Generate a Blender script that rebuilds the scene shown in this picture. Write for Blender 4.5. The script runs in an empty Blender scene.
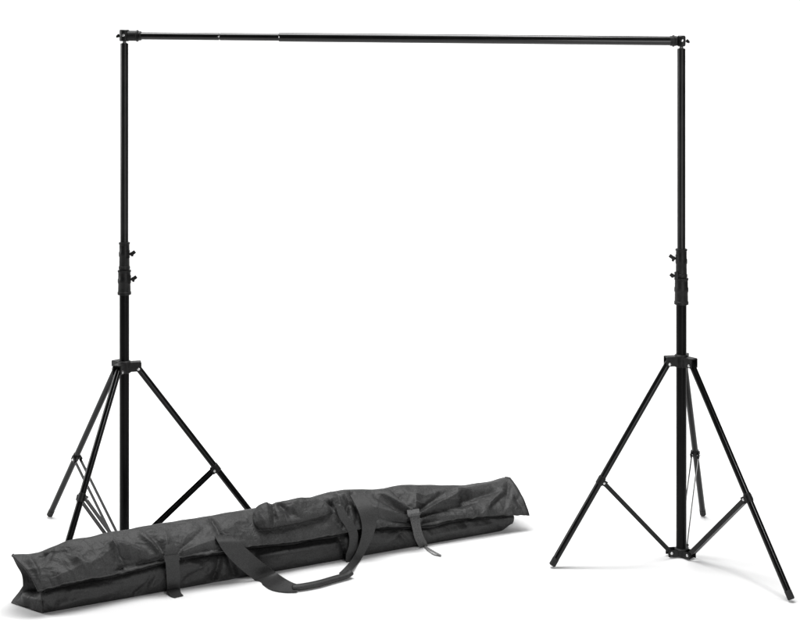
import bpy, bmesh, math
from mathutils import Vector, Matrix, noise

# ------------------------------------------------------------------ camera, world, lamps, exposure
SC = bpy.context.scene
F, CX, HY, CH = 1354.6, 400.0, 51.84, 1.9774      # focal length in photo pixels, centre column, horizon row, eye height (m)
cd = bpy.data.cameras.new('camera'); cam = bpy.data.objects.new('camera', cd); SC.collection.objects.link(cam)
cam.location = (0, 0, CH); cam.rotation_euler = (math.radians(90), 0, 0)
cd.sensor_width = 36; cd.lens = F / 800 * 36; cd.shift_y = -(320 - HY) / 800
cd.clip_start = 0.05; cd.clip_end = 200
SC.camera = cam

world = bpy.data.worlds.new('World'); SC.world = world; world.use_nodes = True
bg = world.node_tree.nodes['Background']; bg.inputs[0].default_value = (1, 1, 1, 1); bg.inputs[1].default_value = 0.03

def area(name, loc, aim, sx, sy, watts):
    ld = bpy.data.lights.new(name, 'AREA'); ld.shape = 'RECTANGLE'; ld.size = sx; ld.size_y = sy; ld.energy = watts
    o = bpy.data.objects.new(name, ld); SC.collection.objects.link(o); o.location = loc
    o.rotation_euler = (Vector(aim) - Vector(loc)).to_track_quat('-Z', 'Y').to_euler()
    return o
area('overhead_softbox', (-0.4, 5.6, 5.2), (-0.3, 5.0, 0), 3.2, 2.4, 212)
area('left_softbox', (-4.7, 5.7, 2.2), (-1.0, 5.2, 0.6), 1.8, 2.0, 110)
area('high_front_softbox', (2.7, 1.3, 3.3), (1.0, 5.1, 0.5), 0.8, 0.8, 62)
area('low_front_softbox', (1.75, 1.1, 1.0), (1.2, 5.2, 1.2), 1.8, 1.6, 38)
area('backdrop_softbox', (0.0, 6.0, 5.0), (0, 11.0, 1.6), 8.0, 1.6, 400)
SC.view_settings.view_transform = 'Standard'; SC.view_settings.look = 'None'
SC.view_settings.exposure = 0.0; SC.view_settings.gamma = 1.0
SC.cycles.use_denoising = True
SC.cycles.max_bounces = 8

# ------------------------------------------------------------------ materials
def mat(name, col, rough, spec=0.5, metal=0.0, coat=0.0):
    m = bpy.data.materials.new(name); m.use_nodes = True
    b = m.node_tree.nodes['Principled BSDF']
    b.inputs['Base Color'].default_value = (*col, 1); b.inputs['Roughness'].default_value = rough
    b.inputs['Specular IOR Level'].default_value = spec; b.inputs['Metallic'].default_value = metal
    b.inputs['Coat Weight'].default_value = coat
    return m
def mottled(m, scale, lo, hi, bump=0.0, bscale=200, rlo=None, rhi=None, dist=0.002):
    nt = m.node_tree; b = nt.nodes['Principled BSDF']; L = nt.links
    tc = nt.nodes.new('ShaderNodeTexCoord')
    n = nt.nodes.new('ShaderNodeTexNoise'); n.inputs['Scale'].default_value = scale; n.inputs['Detail'].default_value = 6
    L.new(tc.outputs['Object'], n.inputs['Vector'])
    mr = nt.nodes.new('ShaderNodeMapRange'); mr.inputs['From Min'].default_value = 0.3; mr.inputs['From Max'].default_value = 0.7
    mr.inputs['To Min'].default_value = lo; mr.inputs['To Max'].default_value = hi
    L.new(n.outputs['Fac'], mr.inputs['Value'])
    cb = nt.nodes.new('ShaderNodeCombineColor')
    for i in range(3): L.new(mr.outputs[0], cb.inputs[i])
    L.new(cb.outputs[0], b.inputs['Base Color'])
    if rlo is not None:
        r = nt.nodes.new('ShaderNodeMapRange'); r.inputs['To Min'].default_value = rlo; r.inputs['To Max'].default_value = rhi
        L.new(n.outputs['Fac'], r.inputs['Value']); L.new(r.outputs[0], b.inputs['Roughness'])
    if bump:
        n2 = nt.nodes.new('ShaderNodeTexNoise'); n2.inputs['Scale'].default_value = bscale; n2.inputs['Detail'].default_value = 4
        L.new(tc.outputs['Object'], n2.inputs['Vector'])
        bp = nt.nodes.new('ShaderNodeBump'); bp.inputs['Strength'].default_value = bump; bp.inputs['Distance'].default_value = dist
        L.new(n2.outputs['Fac'], bp.inputs['Height']); L.new(bp.outputs[0], b.inputs['Normal'])
    return m

M_floor = mottled(mat('white_seamless_paper', (.86, .86, .86), .8, .15), 1.5, .855, .865, 0.05, 60)
M_tube = mottled(mat('black_gloss_enamel', (.004, .004, .004), .22, .24), 14, .003, .006, 0, rlo=.12, rhi=.20)
M_bar = mottled(mat('black_gloss_enamel_bar', (.004, .004, .004), .22, .50), 14, .003, .006, 0, rlo=.15, rhi=.26)
M_pole = mottled(mat('black_powder_coat', (.003, .003, .003), .35, .10), 14, .002, .004, 0, rlo=.3, rhi=.42)
M_tubes = mottled(mat('black_satin_anodised', (.01, .01, .01), .32, .32), 14, .006, .012, 0, rlo=.26, rhi=.40)
M_plastic = mottled(mat('black_moulded_plastic', (.02, .02, .02), .45, .22), 60, .005, .014, 0.25, 500, dist=.0006)
M_rubber = mottled(mat('black_rubber', (.015, .015, .015), .7, .3), 80, .010, .02, 0.2, 400, dist=.0006)
M_steel = mottled(mat('bright_zinc_steel', (.7, .7, .7), .3, .5, 1.0), 90, .5, .8, 0, rlo=.2, rhi=.45)

M_dull = mottled(mat('dull_grey_steel', (.2, .2, .2), .5, .5, 1.0), 90, .12, .25, 0, rlo=.4, rhi=.6)
def fabric(name, lo, hi, wave=1500, strength=.6):
    m = mat(name, (lo,) * 3, .58, .50)
    nt = m.node_tree; b = nt.nodes['Principled BSDF']; L = nt.links
    b.inputs['Sheen Weight'].default_value = 0.0; b.inputs['Sheen Roughness'].default_value = .5
    tc = nt.nodes.new('ShaderNodeTexCoord')
    n = nt.nodes.new('ShaderNodeTexNoise'); n.inputs['Scale'].default_value = 14; n.inputs['Detail'].default_value = 10; n.inputs['Roughness'].default_value = .8
    L.new(tc.outputs['Object'], n.inputs['Vector'])
    mr = nt.nodes.new('ShaderNodeMapRange'); mr.inputs['From Min'].default_value = .3; mr.inputs['From Max'].default_value = .7
    mr.inputs['To Min'].default_value = lo; mr.inputs['To Max'].default_value = hi
    L.new(n.outputs['Fac'], mr.inputs['Value'])
    cb = nt.nodes.new('ShaderNodeCombineColor')
    nf = nt.nodes.new('ShaderNodeTexNoise'); nf.inputs['Scale'].default_value = 230; nf.inputs['Detail'].default_value = 3
    L.new(tc.outputs['Object'], nf.inputs['Vector'])
    mf = nt.nodes.new('ShaderNodeMapRange'); mf.inputs['From Min'].default_value = .3; mf.inputs['From Max'].default_value = .7
    mf.inputs['To Min'].default_value = .5; mf.inputs['To Max'].default_value = 1.5; L.new(nf.outputs['Fac'], mf.inputs['Value'])
    mu = nt.nodes.new('ShaderNodeMath'); mu.operation = 'MULTIPLY'; L.new(mr.outputs[0], mu.inputs[0]); L.new(mf.outputs[0], mu.inputs[1])
    for i in range(3): L.new(mu.outputs[0], cb.inputs[i])
    L.new(cb.outputs[0], b.inputs['Base Color'])
    # crumple (centimetre scale) and grain of the cloth
    n1 = nt.nodes.new('ShaderNodeTexNoise'); n1.inputs['Scale'].default_value = 34; n1.inputs['Detail'].default_value = 5; n1.inputs['Distortion'].default_value = .8
    n2 = nt.nodes.new('ShaderNodeTexNoise'); n2.inputs['Scale'].default_value = 420; n2.inputs['Detail'].default_value = 2
    for q in (n1, n2): L.new(tc.outputs['Object'], q.inputs['Vector'])
    b1 = nt.nodes.new('ShaderNodeBump'); b1.inputs['Strength'].default_value = strength; b1.inputs['Distance'].default_value = .008
    b2 = nt.nodes.new('ShaderNodeBump'); b2.inputs['Strength'].default_value = .35; b2.inputs['Distance'].default_value = .0008
    L.new(n1.outputs['Fac'], b1.inputs['Height']); L.new(n2.outputs['Fac'], b2.inputs['Height'])
    L.new(b1.outputs[0], b2.inputs['Normal']); L.new(b2.outputs[0], b.inputs['Normal'])
    return m
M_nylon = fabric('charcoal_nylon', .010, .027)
M_nylon_shaded = fabric('charcoal_nylon_shaded', .007, .018)  # same nylon, darkened in colour for the shaded body and end panel
M_web = fabric('charcoal_webbing', .011, .021, strength=.15)
M_web_light = fabric('grey_webbing', .045, .065, strength=.1)
M_tail = fabric('light_grey_webbing', .14, .22, strength=.1)

# ------------------------------------------------------------------ helpers
def put(name, bm, m, parent=None, smooth=True, ang=40):
    me = bpy.data.meshes.new(name)
    bmesh.ops.recalc_face_normals(bm, faces=bm.faces[:])
    bm.to_mesh(me); bm.free(); me.materials.append(m)
    if smooth:
        for p in me.polygons: p.use_smooth = True
        try: me.set_sharp_from_angle(angle=math.radians(ang))
        except Exception: pass
    o = bpy.data.objects.new(name, me); SC.collection.objects.link(o)
    if parent: o.parent = parent
    return o
def thing(name, label, cat, loc, group=None):
    o = bpy.data.objects.new(name, None); SC.collection.objects.link(o); o.location = loc
    o.empty_display_size = .1; o['label'] = label; o['category'] = cat
    if group: o['group'] = group
    return o
def basis(d):
    d = d.normalized(); a = Vector((0, 0, 1)) if abs(d.z) < .95 else Vector((1, 0, 0))
    x = a.cross(d).normalized(); return x, d.cross(x), d
def tube(bm, a, b, r, r2=None, n=28, bev=.0015):
    """closed cylinder with small rounded ends"""
    a = Vector(a); b = Vector(b); r2 = r if r2 is None else r2
    x, y, d = basis(b - a); L = (b - a).length; bev = min(bev, L / 4, min(r, r2) / 2)
    rings = []
    for t, rr in ((0, r - bev), (bev, r), (L - bev, r2), (L, r2 - bev)):
        rings.append([bm.verts.new(a + d * t + (x * math.cos(2 * math.pi * k / n) + y * math.sin(2 * math.pi * k / n)) * rr) for k in range(n)])
    for p, q in zip(rings, rings[1:]):
        for k in range(n): bm.faces.new((p[k], p[(k + 1) % n], q[(k + 1) % n], q[k]))
    bm.faces.new(rings[0][::-1]); bm.faces.new(rings[-1])
def lathe(bm, a, d, prof, n=32):
    a = Vector(a); x, y, d = basis(Vector(d)); rings = []
    for t, rr in prof:
        rings.append([bm.verts.new(a + d * t + (x * math.cos(2 * math.pi * k / n) + y * math.sin(2 * math.pi * k / n)) * rr) for k in range(n)])
    for p, q in zip(rings, rings[1:]):
        for k in range(n): bm.faces.new((p[k], p[(k + 1) % n], q[(k + 1) % n], q[k]))
    bm.faces.new(rings[0][::-1]); bm.faces.new(rings[-1])
def bar(bm, a, b, side, w, t, bev=.0012):
    """flat bar from a to b, w wide along side, t thick"""
    a = Vector(a); b = Vector(b); d = (b - a).normalized(); s = Vector(side); s = (s - d * s.dot(d)).normalized(); u = d.cross(s)
    sub = bmesh.new(); bmesh.ops.create_cube(sub, size=1)
    M = Matrix((s, u, d)).transposed().to_4x4(); L = (b - a).length
    for v in sub.verts: v.co = Vector((v.co.x * w, v.co.y * t, v.co.z * L))
    bmesh.ops.bevel(sub, geom=sub.edges[:], offset=min(bev, t / 3), segments=2, affect='EDGES')
    for v in sub.verts: v.co = (a + b) / 2 + M.to_3x3() @ v.co
    me = bpy.data.meshes.new('tmp'); sub.to_mesh(me); sub.free(); bm.from_mesh(me); bpy.data.meshes.remove(me)
def bolt(bm, p, d, r=.005, h=.004):
    d = Vector(d).normalized(); p = Vector(p)
    lathe(bm, p, d, [(0, r), (h * .6, r), (h, r * .6)], 12)
def through_bolt(bm, p, s, half, r=.006, h=.004):
    p = Vector(p); s = Vector(s).normalized()
    lathe(bm, p - s * (half + h), s, [(0, r * .6), (h * .4, r), (h, r), (h, r * .5), (h + 2 * half, r * .5), (h + 2 * half, r), (2 * half + h * 1.6, r), (2 * half + 2 * h, r * .6)], 14)
def knob(bm, p, d, size=1.0):
    """wing screw: stem, hub and two swept wings"""
    d = Vector(d).normalized(); p = Vector(p)
    lathe(bm, p, d, [(0, .004), (.006 * size, .004), (.007 * size, .008), (.017 * size, .007), (.019 * size, .004)], 16)
    up = Vector((0, 0, 1))
    for s in (1, -1):
        bar(bm, p + d * .012 * size, p + d * .022 * size + up * s * .017 * size, d.cross(up), .006, .009 * size)

def seen(px, py, Y): return Vector(((px - CX) / F * Y, Y, CH - (py - HY) / F * Y))
def on_floor(px, py, z=0.0):
    return seen(px, py, (CH - z) * F / (py - HY))

# ------------------------------------------------------------------ the studio sweep
def sweep():
    bm = bmesh.new(); prof = [(-4.0, 0.0), (2, 0), (8.5, 0.0)]
    R = 2.2
    for k in range(1, 15):
        a = math.radians(90 * k / 14); prof.append((8.5 + R * math.sin(a), R - R * math.cos(a)))
    prof.append((8.5 + R, 4.6))
    cols = [-7, -3, 0, 3, 7]; g = [[bm.verts.new((x, y, z)) for y, z in prof] for x in cols]
    for a, b in zip(g, g[1:]):
        for i in range(len(prof) - 1): bm.faces.new((a[i], b[i], b[i + 1], a[i + 1]))
    for f in bm.faces: f.normal_update()
    me = bpy.data.meshes.new('floor'); bm.to_mesh(me); bm.free(); me.materials.append(M_floor)
    for p in me.polygons: p.use_smooth = True
    o = bpy.data.objects.new('floor', me); SC.collection.objects.link(o); o['kind'] = 'structure'
sweep()

# ------------------------------------------------------------------ light stands
RH, RB = .054, .046
def make_stand(label, X, Y, rot, Hh, R, tk, Htop, collars, lower_r, upper_r, knobs, legR, webs, mirror):
    t = thing('light_stand', label, 'light stand', (X, Y, 0), 'the two stands holding up the crossbar')
    hb = .020
    bm = bmesh.new(); tube(bm, (0, 0, hb - .008), (0, 0, collars[0] + .01), lower_r, n=40); put('lower_pole', bm, M_pole, t)
    bm = bmesh.new(); tube(bm, (0, 0, collars[2] - .01), (0, 0, Htop - .030), upper_r, n=40); put('upper_pole', bm, M_tubes, t)
    bm = bmesh.new(); lathe(bm, (0, 0, Htop - .040), (0, 0, 1), [(0, .010), (.012, .010), (.013, .0075), (.030, .0075), (.032, .005)], 20)
    put('spigot', bm, M_dull, t)
    # two stacked clamping collars
    c0, c1, c2 = collars
    for k, (z0, z1, r) in enumerate(((c0, c1, lower_r + .0065), (c1 + .001, c2, lower_r + .002))):
        h = z1 - z0; bm = bmesh.new()
        prof = [(0, r - .003), (.002, r + .0015), (.012, r + .0015), (.014, r - .0005), (h * .45, r - .001), (h * .5, r + .001), (h * .62, r + .001), (h * .66, r - .001), (h - .010, r - .001), (h - .008, r + .001), (h - .002, r + .001), (h, r - .004)]
        lathe(bm, (0, 0, z0), (0, 0, 1), prof, 40)
        kx = mirror
        zk, reach = knobs[k]
        bar(bm, (kx * (r - .004), -.010, zk - .016), (kx * (r - .004), -.010, zk + .016), (1, 0, 0), .012, .018)
        col = put('collar', bm, M_plastic, t, ang=35)
        bm = bmesh.new()
        d = Vector((kx, -.25, .12)).normalized()
        p = Vector((kx * (r + .001), -.008, zk))
        lathe(bm, p, d, [(0, .0045), (.006, .0045), (.007, .0085), (.014, .008), (.016, .005)], 16)
        q = p + d * .010
        bar(bm, q, q + Vector((kx * reach, -.002, reach * .75)), (0, 1, 0), .007, .014)
        bar(bm, q, q + Vector((kx * reach * .25, -.002, -reach * .75)), (0, 1, 0), .006, .009)
        put('knob', bm, M_plastic, col)
    # spider hub the legs hinge on
    zt = Hh + .030
    bm = bmesh.new()
    lathe(bm, (0, 0, Hh - .016), (0, 0, 1), [(0, lower_r + .003), (.003, lower_r + .008), (.040, lower_r + .008), (.046, lower_r + .006), (.050, lower_r + .001)], 40)
    dirs = [Vector((math.sin(rot + k * 2 * math.pi / 3), -math.cos(rot + k * 2 * math.pi / 3), 0)) for k in range(3)]
    for d in dirs:
        s = Vector((0, 0, 1)).cross(d)
        for q in (1, -1):
            bar(bm, d * .018 + s * q * .0165 + Vector((0, 0, Hh + .008)), d * (RH + .012) + s * q * .0165 + Vector((0, 0, Hh + .008)), s, .004, .036)
        bar(bm, d * .018 + Vector((0, 0, Hh + .0245)), d * (RH + .010) + Vector((0, 0, Hh + .0245)), s, .036, .005)
    hub = put('leg_hub', bm, M_plastic, t)
    for d in dirs:
        s = Vector((0, 0, 1)).cross(d); bm = bmesh.new()
        through_bolt(bm, d * RH + Vector((0, 0, Hh)), s, .0183, .0058)
        put('bolt', bm, M_steel, hub)
    # bottom bracket
    bm = bmesh.new()
    lathe(bm, (0, 0, .004), (0, 0, 1), [(0, lower_r + .002), (.003, lower_r + .006), (.026, lower_r + .006), (.030, lower_r + .001)], 40)
    for d in dirs:
        s = Vector((0, 0, 1)).cross(d)
        for q in (1, -1):
            bar(bm, d * .018 + s * q * .017 + Vector((0, 0, hb - .002)), d * (RB + .012) + s * q * .017 + Vector((0, 0, hb - .002)), s, .004, .026)
        bar(bm, d * .018 + Vector((0, 0, hb - .012)), d * (RB + .006) + Vector((0, 0, hb - .012)), s, .034, .004)
    bot = put('bottom_bracket', bm, M_plastic, t)
    for d in dirs:
        s = Vector((0, 0, 1)).cross(d); bm = bmesh.new()
        through_bolt(bm, d * RB + Vector((0, 0, hb)), s, .0188, .0055)
        put('bolt', bm, M_steel, bot)
    # legs and their braces
    for k, d in enumerate(dirs):
        s = Vector((0, 0, 1)).cross(d)
        a = d * RH + Vector((0, 0, Hh)); b = Vector((0, 0, .0085)) + (Vector(legR[k]) if legR[k] else d * R)
        ax = (b - a).normalized(); L = (b - a).length; r = .0125
        bm = bmesh.new(); tube(bm, a - ax * .012, b - ax * .030, r, n=32, bev=.003)
        leg = put('leg', bm, M_tube, t)
        bm = bmesh.new(); tube(bm, b - ax * .034, b, r + .0006, n=32, bev=.003)
        put('rubber_foot', bm, M_rubber, leg)
        kn = a.lerp(b, tk); sl = ax.cross(s).normalized()
        if sl.dot(d) < 0: sl = -sl
        inn = -sl
        kp = kn + inn * .010
        bm = bmesh.new()
        tube(bm, kn - ax * .016, kn + ax * .016, r + .0022, n=32, bev=.001)
        for q in (1, -1): bar(bm, kn + s * q * .0165 + inn * -.006, kn + s * q * .0165 + inn * .022, s, .0035, .022)
        kb = put('knee_clip', bm, M_plastic, leg)
        bm = bmesh.new()
        through_bolt(bm, kp, s, .0183, .0048)
        put('bolt', bm, M_steel, kb)
        e = d * RB + Vector((0, 0, hb))
        for q in (1, -1):
            bm = bmesh.new(); bar(bm, kp + s * q * .0130, e + s * q * .0135, s, .0028, .017)
            br = put('brace', bm, M_tube, t)
        if webs[k]:
            dd = (e - kp).normalized(); u = dd.cross(s)
            if u.z > 0: u = -u
            bm = bmesh.new(); bar(bm, kp + dd * .02 + u * .0068, e - dd * .02 + u * .0068, s, .0250, .0030)
            put('brace_web', bm, M_pole, br)
    return t

SL = dict(X=-1.0948, Y=5.381); SR = dict(X=1.1035, Y=5.3135)
make_stand('black tripod stand on the left, its lower legs behind the carrying bag', SL['X'], SL['Y'], -.2716, .7181, .5748, .5934, 2.041,
           (1.012, 1.112, 1.222), .0190, .0157, ((1.075, .014), (1.175, .013)), [(-.169, -.431, 0), None, (-.394, .374, 0)], (False, True, False), 1)
make_stand('black tripod stand on the right with all three legs in plain view', SR['X'], SR['Y'], -1.4313, .7580, .5187, .585, 2.020,
           (.986, 1.092, 1.206), .0200, .0157, ((1.100, .008), (1.168, .016)), [(-.521, -.121, 0), (.304, -.443, 0), (.186, .451, 0)], (False, True, False), -1)

# ------------------------------------------------------------------ crossbar
def crossbar():
    A = Vector((SL['X'], SL['Y'], 2.041)); B = Vector((SR['X'], SR['Y'], 2.0195))
    t = thing('crossbar', 'long black telescopic crossbar spanning the tops of the two stands', 'crossbar', A)
    D = B - A; L = D.length; d = D.normalized(); up = Vector((0, 0, 1)); s = d.cross(up).normalized(); up = s.cross(d)
    P = lambda f: d * (L * f)
    f0, f1, f2 = .028, .173, .280
    bm = bmesh.new(); tube(bm, P(f0), P(f1) - d * .001, .0148, n=40, bev=.001); a = put('thin_section', bm, M_bar, t)
    bm = bmesh.new(); tube(bm, P(f1) + d * .001, P(f2) + d * .02, .0150, n=40, bev=.001); b = put('thin_section', bm, M_bar, t)
    bm = bmesh.new(); tube(bm, P(f2), P(.986), .0180, n=40, bev=.0015); c = put('thick_section', bm, M_bar, t)
    for par, f, r in ((a, f1 - .001, .0150), (c, f2 + .001, .0182)):
        bm = bmesh.new(); lathe(bm, P(f) - s * 0 + (s * r * .92 - up * 0) , s, [(-.002, .0030), (.002, .0028), (.003, .0015)], 12)
        put('button', bm, M_steel, par)
    for f, sg in ((0, 1), (1, -1)):
        c0 = P(f)
        bm = bmesh.new()
        if sg == 1:
            tube(bm, c0 - up * .022, c0 + up * .024, .0195, n=36, bev=.003)
            tube(bm, c0 + d * .012, c0 + d * .052, .0205, n=36, bev=.003)
            tube(bm, c0 + d * .048, c0 + d * .056, .0235, n=36, bev=.002)
            tube(bm, c0 + d * .056, c0 + d * .068, .0185, n=36, bev=.002)
        else:
            tube(bm, c0 - up * .0215, c0 + up * .0215, .0165, n=36, bev=.004)
            tube(bm, c0 - d * .016, c0 - d * .046, .0195, n=36, bev=.003)
            tube(bm, c0 - d * .026, c0 - d * .036, .0228, n=36, bev=.003)
            bar(bm, c0 + s * .014 + d * .004 - up * .020, c0 + s * .014 + d * .004 + up * .020, d, .012, .014)
        cl = put('end_clamp', bm, M_plastic, t)
        bm = bmesh.new()
        q = c0 - d * sg * .018
        lathe(bm, q, -d * sg, [(0, .005), (.003, .005), (.004, .0078), (.009, .007), (.011, .003)], 14)
        bar(bm, q - d * sg * .007 - s * .010, q - d * sg * .010 + s * .012 - up * .004, up, .010, .006)
        put('knob', bm, M_plastic, cl)
        bm = bmesh.new(); bolt(bm, c0 + s * (.0195 if sg == 1 else .0210) + up * .002, s, .0055, .003)
        put('bolt', bm, M_steel, cl)
crossbar()

# ------------------------------------------------------------------ the carrying bag
A0 = on_floor(42, 614); B0 = on_floor(505, 531)
DU = (B0 - A0).normalized(); DN = Vector((-DU.y, DU.x, 0))      # along the bag, and towards its back
BL = (B0 - A0).length
def at_v(px, py, v):
    """point at depth v behind the bag's front face"""
    r = Vector(((px - CX) / F, 1, -(py - HY) / F))
    o = Vector((0, 0, CH)); t = (v + (A0 - o).dot(DN)) / r.dot(DN)
    return o + r * t
def curve(pts):
    """piecewise smooth function x -> y (monotone cubic)"""
    xs = [p[0] for p in pts]; ys = [p[1] for p in pts]; n = len(xs)
    m = [(ys[i + 1] - ys[i]) / (xs[i + 1] - xs[i]) for i in range(n - 1)]
    tg = [m[0]] + [0 if m[i - 1] * m[i] <= 0 else 2 * m[i - 1] * m[i] / (m[i - 1] + m[i]) for i in range(1, n - 1)] + [m[-1]]
    def f(x):
        if x <= xs[0]: return ys[0] + tg[0] * (x - xs[0])
        if x >= xs[-1]: return ys[-1] + tg[-1] * (x - xs[-1])
        i = next(k for k in range(n - 1) if x <= xs[k + 1]); h = xs[i + 1] - xs[i]; t = (x - xs[i]) / h
        return ((2 * t**3 - 3 * t * t + 1) * ys[i] + (t**3 - 2 * t * t + t) * h * tg[i] + (-2 * t**3 + 3 * t * t) * ys[i + 1] + (t**3 - t * t) * h * tg[i + 1])
    return f
c_bot = curve([(42, 614), (66, 610.5), (100, 604), (140, 597), (168, 593), (196, 588), (224, 583.5), (245, 580.5), (276, 575), (310, 568), (346, 561), (380, 556.5), (417, 551), (460, 541), (505, 531), (513, 528)])
c_seam = curve([(38, 591), (71, 582), (101, 577), (124, 572), (150, 565), (165, 561), (182, 557), (217, 552), (252, 546), (290, 542), (331, 535), (375, 527), (409, 526), (428, 525), (455, 519), (511, 514.6), (529, 515.2)])
c_top = curve([(12, 556), (20, 555.5), (38, 553.5), (55, 547), (68, 541.5), (100, 535), (150, 526), (200, 518.5), (240, 512), (270, 507), (312, 498), (335, 492.5), (350, 490), (372, 490), (385, 489), (405, 485.5), (430, 485.5), (460, 486), (480, 484), (500, 481), (510, 478.5)])
def sstep(a, b, x):
    t = min(1, max(0, (x - a) / (b - a))); return t * t * (3 - 2 * t)
def width(px): return .150 + .045 * sstep(60, 260, px)

def fold(x, y, segs):
    """sum of soft creases: (x0,y0,x1,y1,half width,height[,step]) given in the flat pattern of the panel"""
    h = 0
    for sg in segs:
        x0, y0, x1, y1, w, a = sg[:6]; dx, dy = x1 - x0, y1 - y0; l2 = dx * dx + dy * dy
        t = ((x - x0) * dx + (y - y0) * dy) / l2; tc = min(1, max(0, t))
        px, py = x0 + dx * tc, y0 + dy * tc; e = math.hypot(x - px, y - py)
        w = max(w * .75, 2.6); a *= 1.9
        if e > w * 4: continue
        taper = 1 - .75 * tc if len(sg) < 7 else 1
        side = (x - px) * dy - (y - py) * dx
        ww = w * (.7 if side > 0 else 1.35)
        h += a * taper * math.exp(-(e / ww) ** 1.5)
    return h

# creases in the lid: radiating from both straps, a big diagonal near the left, gathers near the right handle root
LID_FOLDS = [
    (110, 548, 125, 569, 4, .012), (112, 546, 150, 556, 5, .012), (104, 556, 128, 545, 7, .007), (120, 568, 158, 560, 5, -.010, 1), (118, 558, 150, 562, 5, -.008),
    (158, 554, 140, 537, 4, .009), (165, 552, 163, 530, 5, .006), (160, 552, 146, 536, 2.4, -.007), (182, 552, 214, 540, 5, .007), (180, 549, 205, 528, 4, -.004), (178, 556, 215, 549, 4, -.006, 1),
    (52, 553, 44, 566, 5, .010), (44, 556, 60, 553, 4, -.008), (75, 560, 98, 572, 6, .006), (60, 575, 100, 560, 6, .004), (28, 558, 40, 585, 5, .006),
    (212, 520, 222, 545, 3, -.007), (228, 528, 246, 520, 5, .004),
    (334, 492, 340, 515, 4, .012), (342, 500, 352, 520, 4, .014), (336, 512, 350, 526, 3.5, .012), (330, 505, 338, 522, 3, -.012), (346, 508, 343, 528, 3, -.012), (352, 494, 356, 520, 4, -.009),
    (407, 514, 372, 491, 4, .016), (405, 519, 366, 508, 5, .013), (404, 516, 374, 500, 3, -.010), (410, 513, 388, 488, 3, -.010), (412, 511, 415, 488, 5, .010), (406, 522, 376, 520, 4, -.008),
    (416, 513, 440, 496, 4, -.010), (418, 515, 460, 494, 3.5, .014), (420, 517, 472, 502, 4, -.016), (419, 520, 440, 512, 3, .013), (424, 522, 446, 520, 3, -.014),
    (456, 492, 500, 482, 4, .009), (462, 500, 496, 492, 5, -.014), (486, 508, 503, 490, 4, .010), (490, 506, 505, 495, 3, -.010), (508, 486, 504, 508, 4, -.008), (516, 500, 524, 512, 3, -.006), (470, 508, 474, 515, 3, .004),
]
BODY_FOLDS = [
    (60, 603, 118, 590, 6, .007), (70, 590, 120, 584, 4, .006), (130, 575, 158, 568, 4, .007), (136, 594, 160, 570, 4, -.008), (150, 585, 160, 566, 4, .006),
    (186, 560, 200, 567, 4, .007), (200, 567, 212, 562, 4, .006), (186, 580, 215, 560, 4, -.006), (222, 553, 216, 580, 6, -.014, 1), (208, 572, 222, 558, 4, .008), (228, 556, 236, 578, 6, -.012, 1),
    (258, 556, 334, 543, 4, .010, 1), (256, 549, 332, 537, 2.5, -.008, 1), (340, 540, 346, 556, 4, -.010, 1), (352, 535, 356, 555, 3, .010), (360, 530, 357, 552, 3, -.010),
    (402, 530, 392, 540, 3, .008), (400, 536, 408, 546, 3, -.008), (396, 530, 388, 545, 4, .005), (424, 532, 432, 540, 4, .006), (380, 545, 398, 532, 5, .004),
    (440, 534, 500, 522, 6, .006), (465, 524, 470, 538, 5, -.006), (38, 596, 50, 612, 4, -.008), (488, 520, 500, 530, 4, -.005), (100, 600, 140, 588, 5, -.004),
]
def crumple(p):
    q = Vector((p.dot(DU) * 5 + p.z * 6, p.dot(DN) * 13, p.z * 15)); w = noise.noise(q * .7 + Vector((9, 2, 5)))
    a = 1 - abs(noise.noise(q + Vector((w, w, 0)) * .8)) * 2.6; b = 1 - abs(noise.noise(q * 2.3 + Vector((4, w, 1)))) * 2.6
    return .0034 * max(a, 0) ** 2 * sstep(-.25, .35, w) + .0016 * max(b, 0) ** 2 * sstep(-.3, .3, -w)
def rough(p, a1=.0045, a2=.0018):
    return a1 * noise.noise(p * 12) + a2 * noise.noise(p * 37 + Vector((3, 1, 7))) + crumple(p)

def lid_point(c, s):
    """c 0..1 left to right, s 0 (front lip) .. 1 (ridge); returns point before creasing and its flat pattern position"""
    x0 = 38 + 491 * c; x4 = 12 + 498 * c
    y0 = c_seam(x0) + 1.5 * noise.noise(Vector((x0 * .06, 3, 0))) + .8 * noise.noise(Vector((x0 * .2, 7, 0))); y4 = c_top(x4) + .9 * noise.noise(Vector((x4 * .05, 5, 1)))
    vr = width(x4) * (.52 + .06 * math.sin(c * 9))
    lipv = -.020 - .006 * math.sin(c * 21) - .010 * sstep(.93, 1, c)
    P0 = at_v(x0, y0, lipv); P4 = at_v(x4, y4, vr)
    th = s * math.pi / 2
    k = .42                                            # how full the lid is
    fu = (1 - math.cos(th)) * k + s * (1 - k); fw = math.sin(th) * k + s * (1 - k)
    P = Vector((P0.x + (P4.x - P0.x) * fu, P0.y + (P4.y - P0.y) * fu, P0.z + (P4.z - P0.z) * fw))
    return P, (x0 + (x4 - x0) * s, y0 + (y4 - y0) * s)

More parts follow.
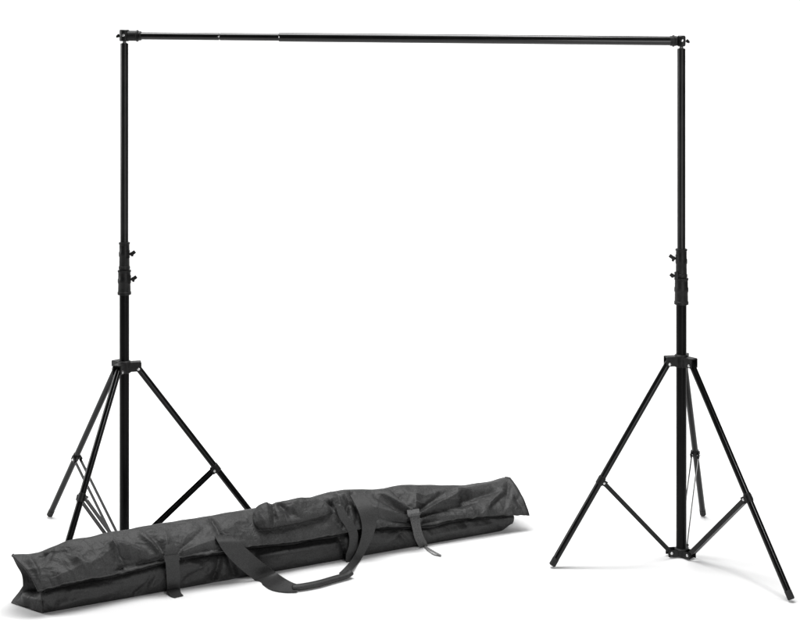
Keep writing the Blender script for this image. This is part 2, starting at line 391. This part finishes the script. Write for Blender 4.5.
NC, NS = 620, 60
def build_lid(parent):
    bm = bmesh.new(); base = []; flat = []
    for i in range(NC + 1):
        c = i / NC; row = []; fr = []
        for j in range(NS + 1):
            P, f = lid_point(c, j / NS); row.append(P); fr.append(f)
        # down the back
        x4 = 12 + 498 * c; W = width(x4); top = row[-1]; vr = (top - A0).dot(DN)
        for q in range(1, 13):
            t = q / 12; a = t * math.pi / 2
            v = vr + (W + .012 - vr) * math.sin(a); z = top.z - (top.z - (.085 if c > .05 else .095)) * (1 - math.cos(a))
            P = top + DN * (v - vr) + DU * (.05 * t * (1 - sstep(0, .05, c)) - .05 * t * sstep(.95, 1, c)); P.z = z; row.append(P); fr.append((x4, f[1] - 4 * q))
        base.append(row); flat.append(fr)
    n = len(base[0]); G = []
    for i in range(NC + 1):
        gr = []
        for j in range(n):
            a = base[min(i + 1, NC)][j] - base[max(i - 1, 0)][j]; b = base[i][min(j + 1, n - 1)] - base[i][max(j - 1, 0)]
            nr = a.cross(b).normalized()
            if nr.z < -.3 and j < NS: nr = -nr
            x, y = flat[i][j]; c = i / NC
            h = fold(x, y, LID_FOLDS) + rough(base[i][j]) * (1 - .9 * sstep(244, 254, x) * (1 - sstep(334, 344, x)) * sstep(0.2, .4, j / NS))
            edge = 1 if j >= NS else .35 + .65 * sstep(0, .15, j / NS)
            if j > NS - 12: h *= max(.25, 1 - (j - NS + 12) / 12 * .75) if j <= NS else .25
            gr.append(base[i][j] + nr * h * edge)
        G.append(gr)
    return G, base
LIDG, LIDB = build_lid(None)
def solid_grid(bm, G, th, closed=False):
    """two-sided thick sheet from a grid of points"""
    ni, nj = len(G), len(G[0]); O = []; I = []
    for i in range(ni):
        ro, ri = [], []
        for j in range(nj):
            a = G[min(i + 1, ni - 1)][j] - G[max(i - 1, 0)][j]; b = G[i][min(j + 1, nj - 1)] - G[i][max(j - 1, 0)]
            nr = a.cross(b); nr = nr.normalized() if nr.length > 1e-12 else Vector((0, 0, 1))
            ro.append(bm.verts.new(G[i][j])); ri.append(bm.verts.new(G[i][j] - nr * th))
        O.append(ro); I.append(ri)
    for i in range(ni - 1):
        for j in range(nj - 1):
            bm.faces.new((O[i][j], O[i + 1][j], O[i + 1][j + 1], O[i][j + 1]))
            bm.faces.new((I[i][j], I[i][j + 1], I[i + 1][j + 1], I[i + 1][j]))
    for i in range(ni - 1):
        bm.faces.new((O[i][0], I[i][0], I[i + 1][0], O[i + 1][0])); bm.faces.new((O[i][-1], O[i + 1][-1], I[i + 1][-1], I[i][-1]))
    for j in range(nj - 1):
        bm.faces.new((O[0][j], O[0][j + 1], I[0][j + 1], I[0][j])); bm.faces.new((O[-1][j], I[-1][j], I[-1][j + 1], O[-1][j + 1]))

bag = thing('carrying_bag', 'long charcoal nylon carrying bag lying on the floor before the left stand', 'bag', A0)
def bag_part(name, bm, m, parent=None, ang=60):
    for v in bm.verts: v.co -= A0
    return put(name, bm, m, parent or bag, ang=ang)

bm = bmesh.new(); solid_grid(bm, LIDG, .003); lid = bag_part('lid', bm, M_nylon)

def piping(pts, r=.0028, n=8, out=Vector((0, 0, 0))):
    bm = bmesh.new(); rings = []
    for i, p in enumerate(pts):
        d = (pts[min(i + 1, len(pts) - 1)] - pts[max(i - 1, 0)]).normalized(); x, y, _ = basis(d)
        rings.append([bm.verts.new(p + out + (x * math.cos(2 * math.pi * k / n) + y * math.sin(2 * math.pi * k / n)) * r) for k in range(n)])
    for a, b in zip(rings, rings[1:]):
        for k in range(n): bm.faces.new((a[k], a[(k + 1) % n], b[(k + 1) % n], b[k]))
    bm.faces.new(rings[0][::-1]); bm.faces.new(rings[-1])
    return bm
M_black = fabric('black_binding', .004, .008, strength=.1)
edge = [LIDG[0][j] for j in range(NS + 2, -1, -1)] + [LIDG[i][0] for i in range(1, NC)] + [LIDG[NC][j] for j in range(NS + 3)]
bag_part('piping', piping(edge), M_black, lid)

# lower body of the bag
def body():
    bm = bmesh.new(); N = 360; NF = 22; rings = []
    for i in range(N + 1):
        c = i / N
        xb = 42 + 471 * c; xs = 40 + 474 * c; W = width(xb)
        Pb = at_v(xb, c_bot(xb), 0); Pb.z = max(Pb.z, 0)
        rnd = sstep(.965, 1, c)
        Pb.z = .022 * rnd ** 2
        Ps = at_v(xs, c_seam(xs) - 1.5, .004)
        ring = []
        for j in range(NF + 1):
            s = j / NF; P = Pb.lerp(Ps, s)
            fx, fy = xb + (xs - xb) * s, c_bot(xb) + (c_seam(xs) - c_bot(xb)) * s
            h = fold(fx, fy, BODY_FOLDS) + rough(P) + .010 * math.sin(math.pi * s) * (1 - .5 * rnd)
            h *= sstep(0, .12, s) * .9 + .1
            h -= .030 * sstep(.72, 1, s)
            P = P - DN * (h - .006 * (1 - s) ** 3); ring.append(P)
        skew = .085 * (1 - sstep(0, .07, c)); skr = .02 * rnd
        top = Ps.copy()
        for v, z in ((.35, .006), (.7, .008), (.97, -.004)):
            P = top + DN * (W * v) - DU * skew * v * .3; P.z = top.z + z; ring.append(P)
        for s in (.85, .6, .35, .1):
            pinch = .30 + .70 * (1 - s) ** 2
            P = Pb + DN * (W + .008 * math.sin(math.pi * s)) - DU * skew * pinch; P.z = max(top.z, .05) * s; ring.append(P)
        for v in (.96, .6, .3):
            P = Pb + DN * (W * v) - DU * skew * v; P.z = .0015 + Pb.z * (1 - v); ring.append(P)
        rings.append([bm.verts.new(p) for p in ring])
    n = len(rings[0])
    for a, b in zip(rings, rings[1:]):
        for k in range(n): bm.faces.new((a[k], a[(k + 1) % n], b[(k + 1) % n], b[k]))
    for ring, sg, dep in ((rings[0], -1, .045), (rings[-1], 1, .004)):
        prev = ring; cen = sum((v.co for v in ring), Vector()) / n
        for q, (sc, dd) in enumerate(((.82, .35), (.55, .8), (.25, 1.0))):
            cur = [bm.verts.new(cen + (v.co - cen) * sc + DU * (-sg) * dep * dd) for v in ring]
            for k in range(n): bm.faces.new((prev[k], prev[(k + 1) % n], cur[(k + 1) % n], cur[k]))
            prev = cur
        bm.faces.new(prev)
    return bag_part('body', bm, M_nylon_shaded)
bodyo = body()

def zip_gap_shade():  # black zip strip, its colour also deepening the shade in the seam gap
    E1, E2 = [], []
    for i in range(80):
        x = 44 + (508 - 44) * i / 79
        E1.append(at_v(x, c_seam(x) - 3, .012)); E2.append(at_v(x, c_seam(x) + 2.6 + 1.2 * noise.noise(Vector((x * .05, 0, 0))), .000))
    return bag_part('zip', ribbon(E1, E2, 300, .003), M_black)

# end panel under the left edge of the lid: folded cloth joining lid and body
def end_panel():
    rows = []
    L = [(12.5, 557, .10), (17, 566, .10), (22, 575, .10), (23, 586, .10), (21, 596, .11), (15.5, 602, .135)]
    Mx = [(20, 561, .06), (25, 570, .075), (30, 580, .085), (29, 590, .08), (26, 598, .07), (24, 606, .085)]
    R = [(30, 573, .02), (34, 579, .02), (40, 587, .012), (42, 594, .010), (43, 603, -.003), (43, 613.4, -.002)]
    def cat(P, t):
        n = len(P) - 1; i = min(int(t * n), n - 1); u = t * n - i
        g = lambda k: P[min(max(k, 0), n)]
        return [.5 * (2 * g(i)[q] + (g(i + 1)[q] - g(i - 1)[q]) * u + (2 * g(i - 1)[q] - 5 * g(i)[q] + 4 * g(i + 1)[q] - g(i + 2)[q]) * u * u + (3 * g(i)[q] - g(i - 1)[q] - 3 * g(i + 1)[q] + g(i + 2)[q]) * u ** 3) for q in range(3)]
    bm = bmesh.new(); G = []
    for i in range(31):
        t = i / 30; a, b, c = (at_v(*cat(P, t)) for P in (L, Mx, R)); row = []
        for j in range(21):
            s = j / 20
            P = a * (1 - s) * (1 - 2 * s) + b * 4 * s * (1 - s) + c * s * (2 * s - 1)
            P.z = max(P.z, .002); cav = sstep(.08, .3, t) * (1 - sstep(.60, .78, t)); row.append(P + DU * (.030 * cav * 4 * s * (1 - s) + .010 * noise.noise(P * 28) * 4 * s * (1 - s)))
        G.append(row)
    solid_grid(bm, G, .003)
    return bag_part('end_panel', bm, M_nylon_shaded)
end_panel()

# pocket on the lid
def lid_surf(x, y):
    """lid surface point and normal at a flat pattern position"""
    c = (x - 25) / 494.5
    for _ in range(6):
        x0 = 38 + 491 * c; x4 = 12 + 498 * c; y0 = c_seam(x0); y4 = c_top(x4); s = (y0 - y) / (y0 - y4); c += (x - (x0 + (x4 - x0) * s)) / 494.5
    fi = min(max(c * NC, 0), NC - 1.001); fj = min(max(s * NS, -0.0), len(LIDG[0]) - 2.001); i, j = int(fi), int(fj); u, v = fi - i, fj - j
    g = LIDB
    P = (g[i][j] * (1 - u) + g[i + 1][j] * u) * (1 - v) + (g[i][j + 1] * (1 - u) + g[i + 1][j + 1] * u) * v
    n = (g[i + 1][j] - g[i][j]).cross(g[i][j + 1] - g[i][j]).normalized()
    if n.z < 0: n = -n
    return P + DU * 0, n, s
def pocket():
    TL, TR, BR, BLc = (250, 511), (318, 500), (336, 515), (252, 534)
    folds = [(264, 510, 263, 530, 4, .004), (271, 506, 270, 530, 3, -.007, 1), (278, 512, 292, 524, 4, -.008), (288, 517, 310, 527, 4, -.006), (300, 500, 285, 520, 6, .004), (320, 500, 326, 515, 5, .005)]
    G = []; N1, N2 = 60, 36
    for i in range(N1 + 1):
        a = i / N1; row = []
        for j in range(N2 + 1):
            b = j / N2
            # rounded outline
            A = 2 * a - 1; B = 2 * b - 1
            k = 1 - .12 * (A * A * B * B)
            aa = (A * k + 1) / 2; bb = (B * k + 1) / 2
            x = (BLc[0] * (1 - aa) + BR[0] * aa) * (1 - bb) + (TL[0] * (1 - aa) + TR[0] * aa) * bb
            y = (BLc[1] * (1 - aa) + BR[1] * aa + 3 * (1 - A * A) * (1 - bb) * .4) * (1 - bb) + (TL[1] * (1 - aa) + TR[1] * aa) * bb
            P, n, s = lid_surf(x, y)
            ra = max(0, 1 - abs(A) ** 8) ; rb = max(0, 1 - abs(B) ** 7)
            h = (.044 - .016 * a) * (ra * rb) ** .5
            low = (1 - b) ** 2
            P = P + n * (h + .006 * (ra * rb) ** .3 - .003) + Vector((0, 0, -1)) * .016 * (ra * rb) ** .5 * low
            P += n * (fold(x, y, folds) + rough(P)) * ra * rb
            row.append(P)
        G.append(row)
    bm = bmesh.new(); solid_grid(bm, G, .003)
    pk = bag_part('pocket', bm, M_nylon)
    # piping round the flap edge
    rim = [G[i][0] for i in range(2, N1 - 1)] + [G[N1][j] for j in range(0, N2)]
    bag_part('piping', piping([G[0][j] for j in range(N2 - 4, 0, -1)] + [G[i][0] for i in range(N1 + 1)] + [G[N1][j] for j in range(1, N2 - 2)], .0042), M_black, pk)
    return pk
pocket()

# webbing: a thick ribbon between two traced edges
def spline(P, t):
    n = len(P) - 1; i = min(int(t * n), n - 1); u = t * n - i
    g = lambda k: P[min(max(k, 0), n)]
    return .5 * (2 * g(i) + (g(i + 1) - g(i - 1)) * u + (2 * g(i - 1) - 5 * g(i) + 4 * g(i + 1) - g(i + 2)) * u * u + (3 * g(i) - g(i - 1) - 3 * g(i + 1) + g(i + 2)) * u ** 3)
def ribbon(E1, E2, n=60, th=.003, m=6, camber=0.0):
    G = []
    for i in range(n + 1):
        a, b = spline(E1, i / n), spline(E2, i / n)
        G.append([a.lerp(b, j / m) for j in range(m + 1)])
    bm = bmesh.new(); solid_grid(bm, G, th); return bm
V = at_v; Z = on_floor
# front carrying handle, one long loop that drops onto the floor in front of the bag
outer = [V(213, 533, .050), V(217, 540, -.020), V(222, 549, -.034), V(231, 560, -.036), V(243, 571, -.042), V(256, 581, -.05), Z(270, 588.5, .006), Z(284, 591.5, .006), Z(297, 591, .008)]
inner = [V(224, 530, .060), V(234, 538, -.010), V(246, 548, -.036), V(256, 557, -.044), V(266, 565, -.052), V(277, 573, -.06), Z(286, 579, .022), Z(294, 583, .018), Z(300, 584.5, .014)]
h1 = bag_part('handle', ribbon(outer, inner, 70), M_web)
def grip():
    c = [Z(292, 587.5, .012), Z(302, 586.5, .013), Z(318, 583.5, .013), Z(334, 579, .013), Z(346, 575.5, .014), Z(351, 572, .020)]
    bm = bmesh.new(); rings = []; N = 60; n = 18
    for i in range(N + 1):
        t = i / N; p = spline(c, t); d = (spline(c, min(1, t + .01)) - spline(c, max(0, t - .01))).normalized()
        s = d.cross(Vector((0, 0, 1))).normalized(); u = s.cross(d)
        e = min(1, min(t, 1 - t) * 14 + .55); r = .0150 * e * (1 + .04 * noise.noise(p * 30))
        rings.append([bm.verts.new(p + s * math.cos(2 * math.pi * k / n) * r * 1.0 + u * math.sin(2 * math.pi * k / n) * r * .72) for k in range(n)])
    for a, b in zip(rings, rings[1:]):
        for k in range(n): bm.faces.new((a[k], a[(k + 1) % n], b[(k + 1) % n], b[k]))
    bm.faces.new(rings[0][::-1]); bm.faces.new(rings[-1])
    return bag_part('grip', bm, M_web, h1)
grip()
o2 = [Z(344, 579, .008), Z(352, 570, .016), V(361, 559.5, -.040), V(369.5, 544, -.034), V(375, 530, -.034), V(376.5, 518, -.034), V(372, 505, -.006), V(364, 494, .045)]
i2 = [Z(339, 573, .012), Z(346, 566, .022), V(354, 556, -.044), V(359, 545, -.036), V(362, 532, -.038), V(361, 520, -.036), V(357, 508, -.008), V(350, 495, .045)]
bag_part('handle', ribbon(o2, i2, 70), M_web)
# second handle, lying flatter behind the first
o3 = [V(352, 562, -.030), V(354, 556, -.026), V(357, 545, -.024), V(358, 534, -.026), V(354, 524, -.03), V(347, 515, -.02), V(343, 505, .0)]
i3 = [V(346.5, 562, -.030), V(346, 555, -.024), V(349, 545, -.022), V(349, 535, -.024), V(345, 526, -.028), V(339, 517, -.018), V(336, 507, .0)]
bag_part('handle', ribbon(o3, i3, 60), M_web)

zip_gap_shade()
# closing straps with their buckles
def strap(Lp, Rp, m, tab=None, tailpts=None, tailm=None, keeper=None):
    o = bag_part('closing_strap', ribbon(Lp, Rp, 50, .0035), m)
    if keeper:
        k = bag_part('buckle', ribbon(*keeper, 12, .007), m, o)
    if tab: bag_part('strap_tab', ribbon(*tab, 16, .003), m, o)
    if tailpts: bag_part('strap_tail', ribbon(*tailpts, 24, .002), tailm, o)
strap([V(164.5, 553, -.034), V(165.5, 562, -.036), V(166.5, 574, -.030), V(167, 584, -.026), V(167.5, 592, -.012)],
      [V(177.5, 551, -.034), V(179, 560, -.036), V(180, 572, -.030), V(180, 582, -.026), V(180, 589.5, -.012)], M_web,
      tab=([V(165.5, 545, -.012), V(165.5, 550, -.024), V(165, 556, -.034)], [V(174, 543, -.012), V(176, 548, -.024), V(177, 554, -.034)]),
      tailpts=([V(166, 590, -.018), Z(171, 595.5, .006), Z(175, 597.2, .004)], [V(180, 588, -.018), Z(181, 592.5, .006), Z(183.5, 595.2, .004)]), tailm=M_web,
      keeper=([V(164, 556, -.038), V(165, 562, -.040)], [V(179, 554, -.038), V(180, 560, -.040)]))
strap([V(409, 513, -.024), V(410.5, 520, -.034), V(412.5, 529, -.034), V(415, 539, -.030), V(420, 548, -.018), V(424, 551.5, -.006)],
      [V(419, 511.5, -.024), V(420, 519, -.034), V(421, 527, -.034), V(423.5, 536, -.030), V(427, 543, -.018), V(428, 548, -.006)], M_web_light,
      tab=([V(407, 510, -.010), V(407.5, 514, -.030), V(408.5, 517, -.036)], [V(419, 508.5, -.010), V(419.5, 512, -.030), V(420.5, 515, -.036)]),
      tailpts=([V(423.5, 546.5, -.014), Z(432, 551.6, .012), Z(441, 556, .004)], [V(424.5, 545.2, -.014), Z(433, 550.2, .012), Z(441.6, 554.8, .004)]), tailm=M_tail)
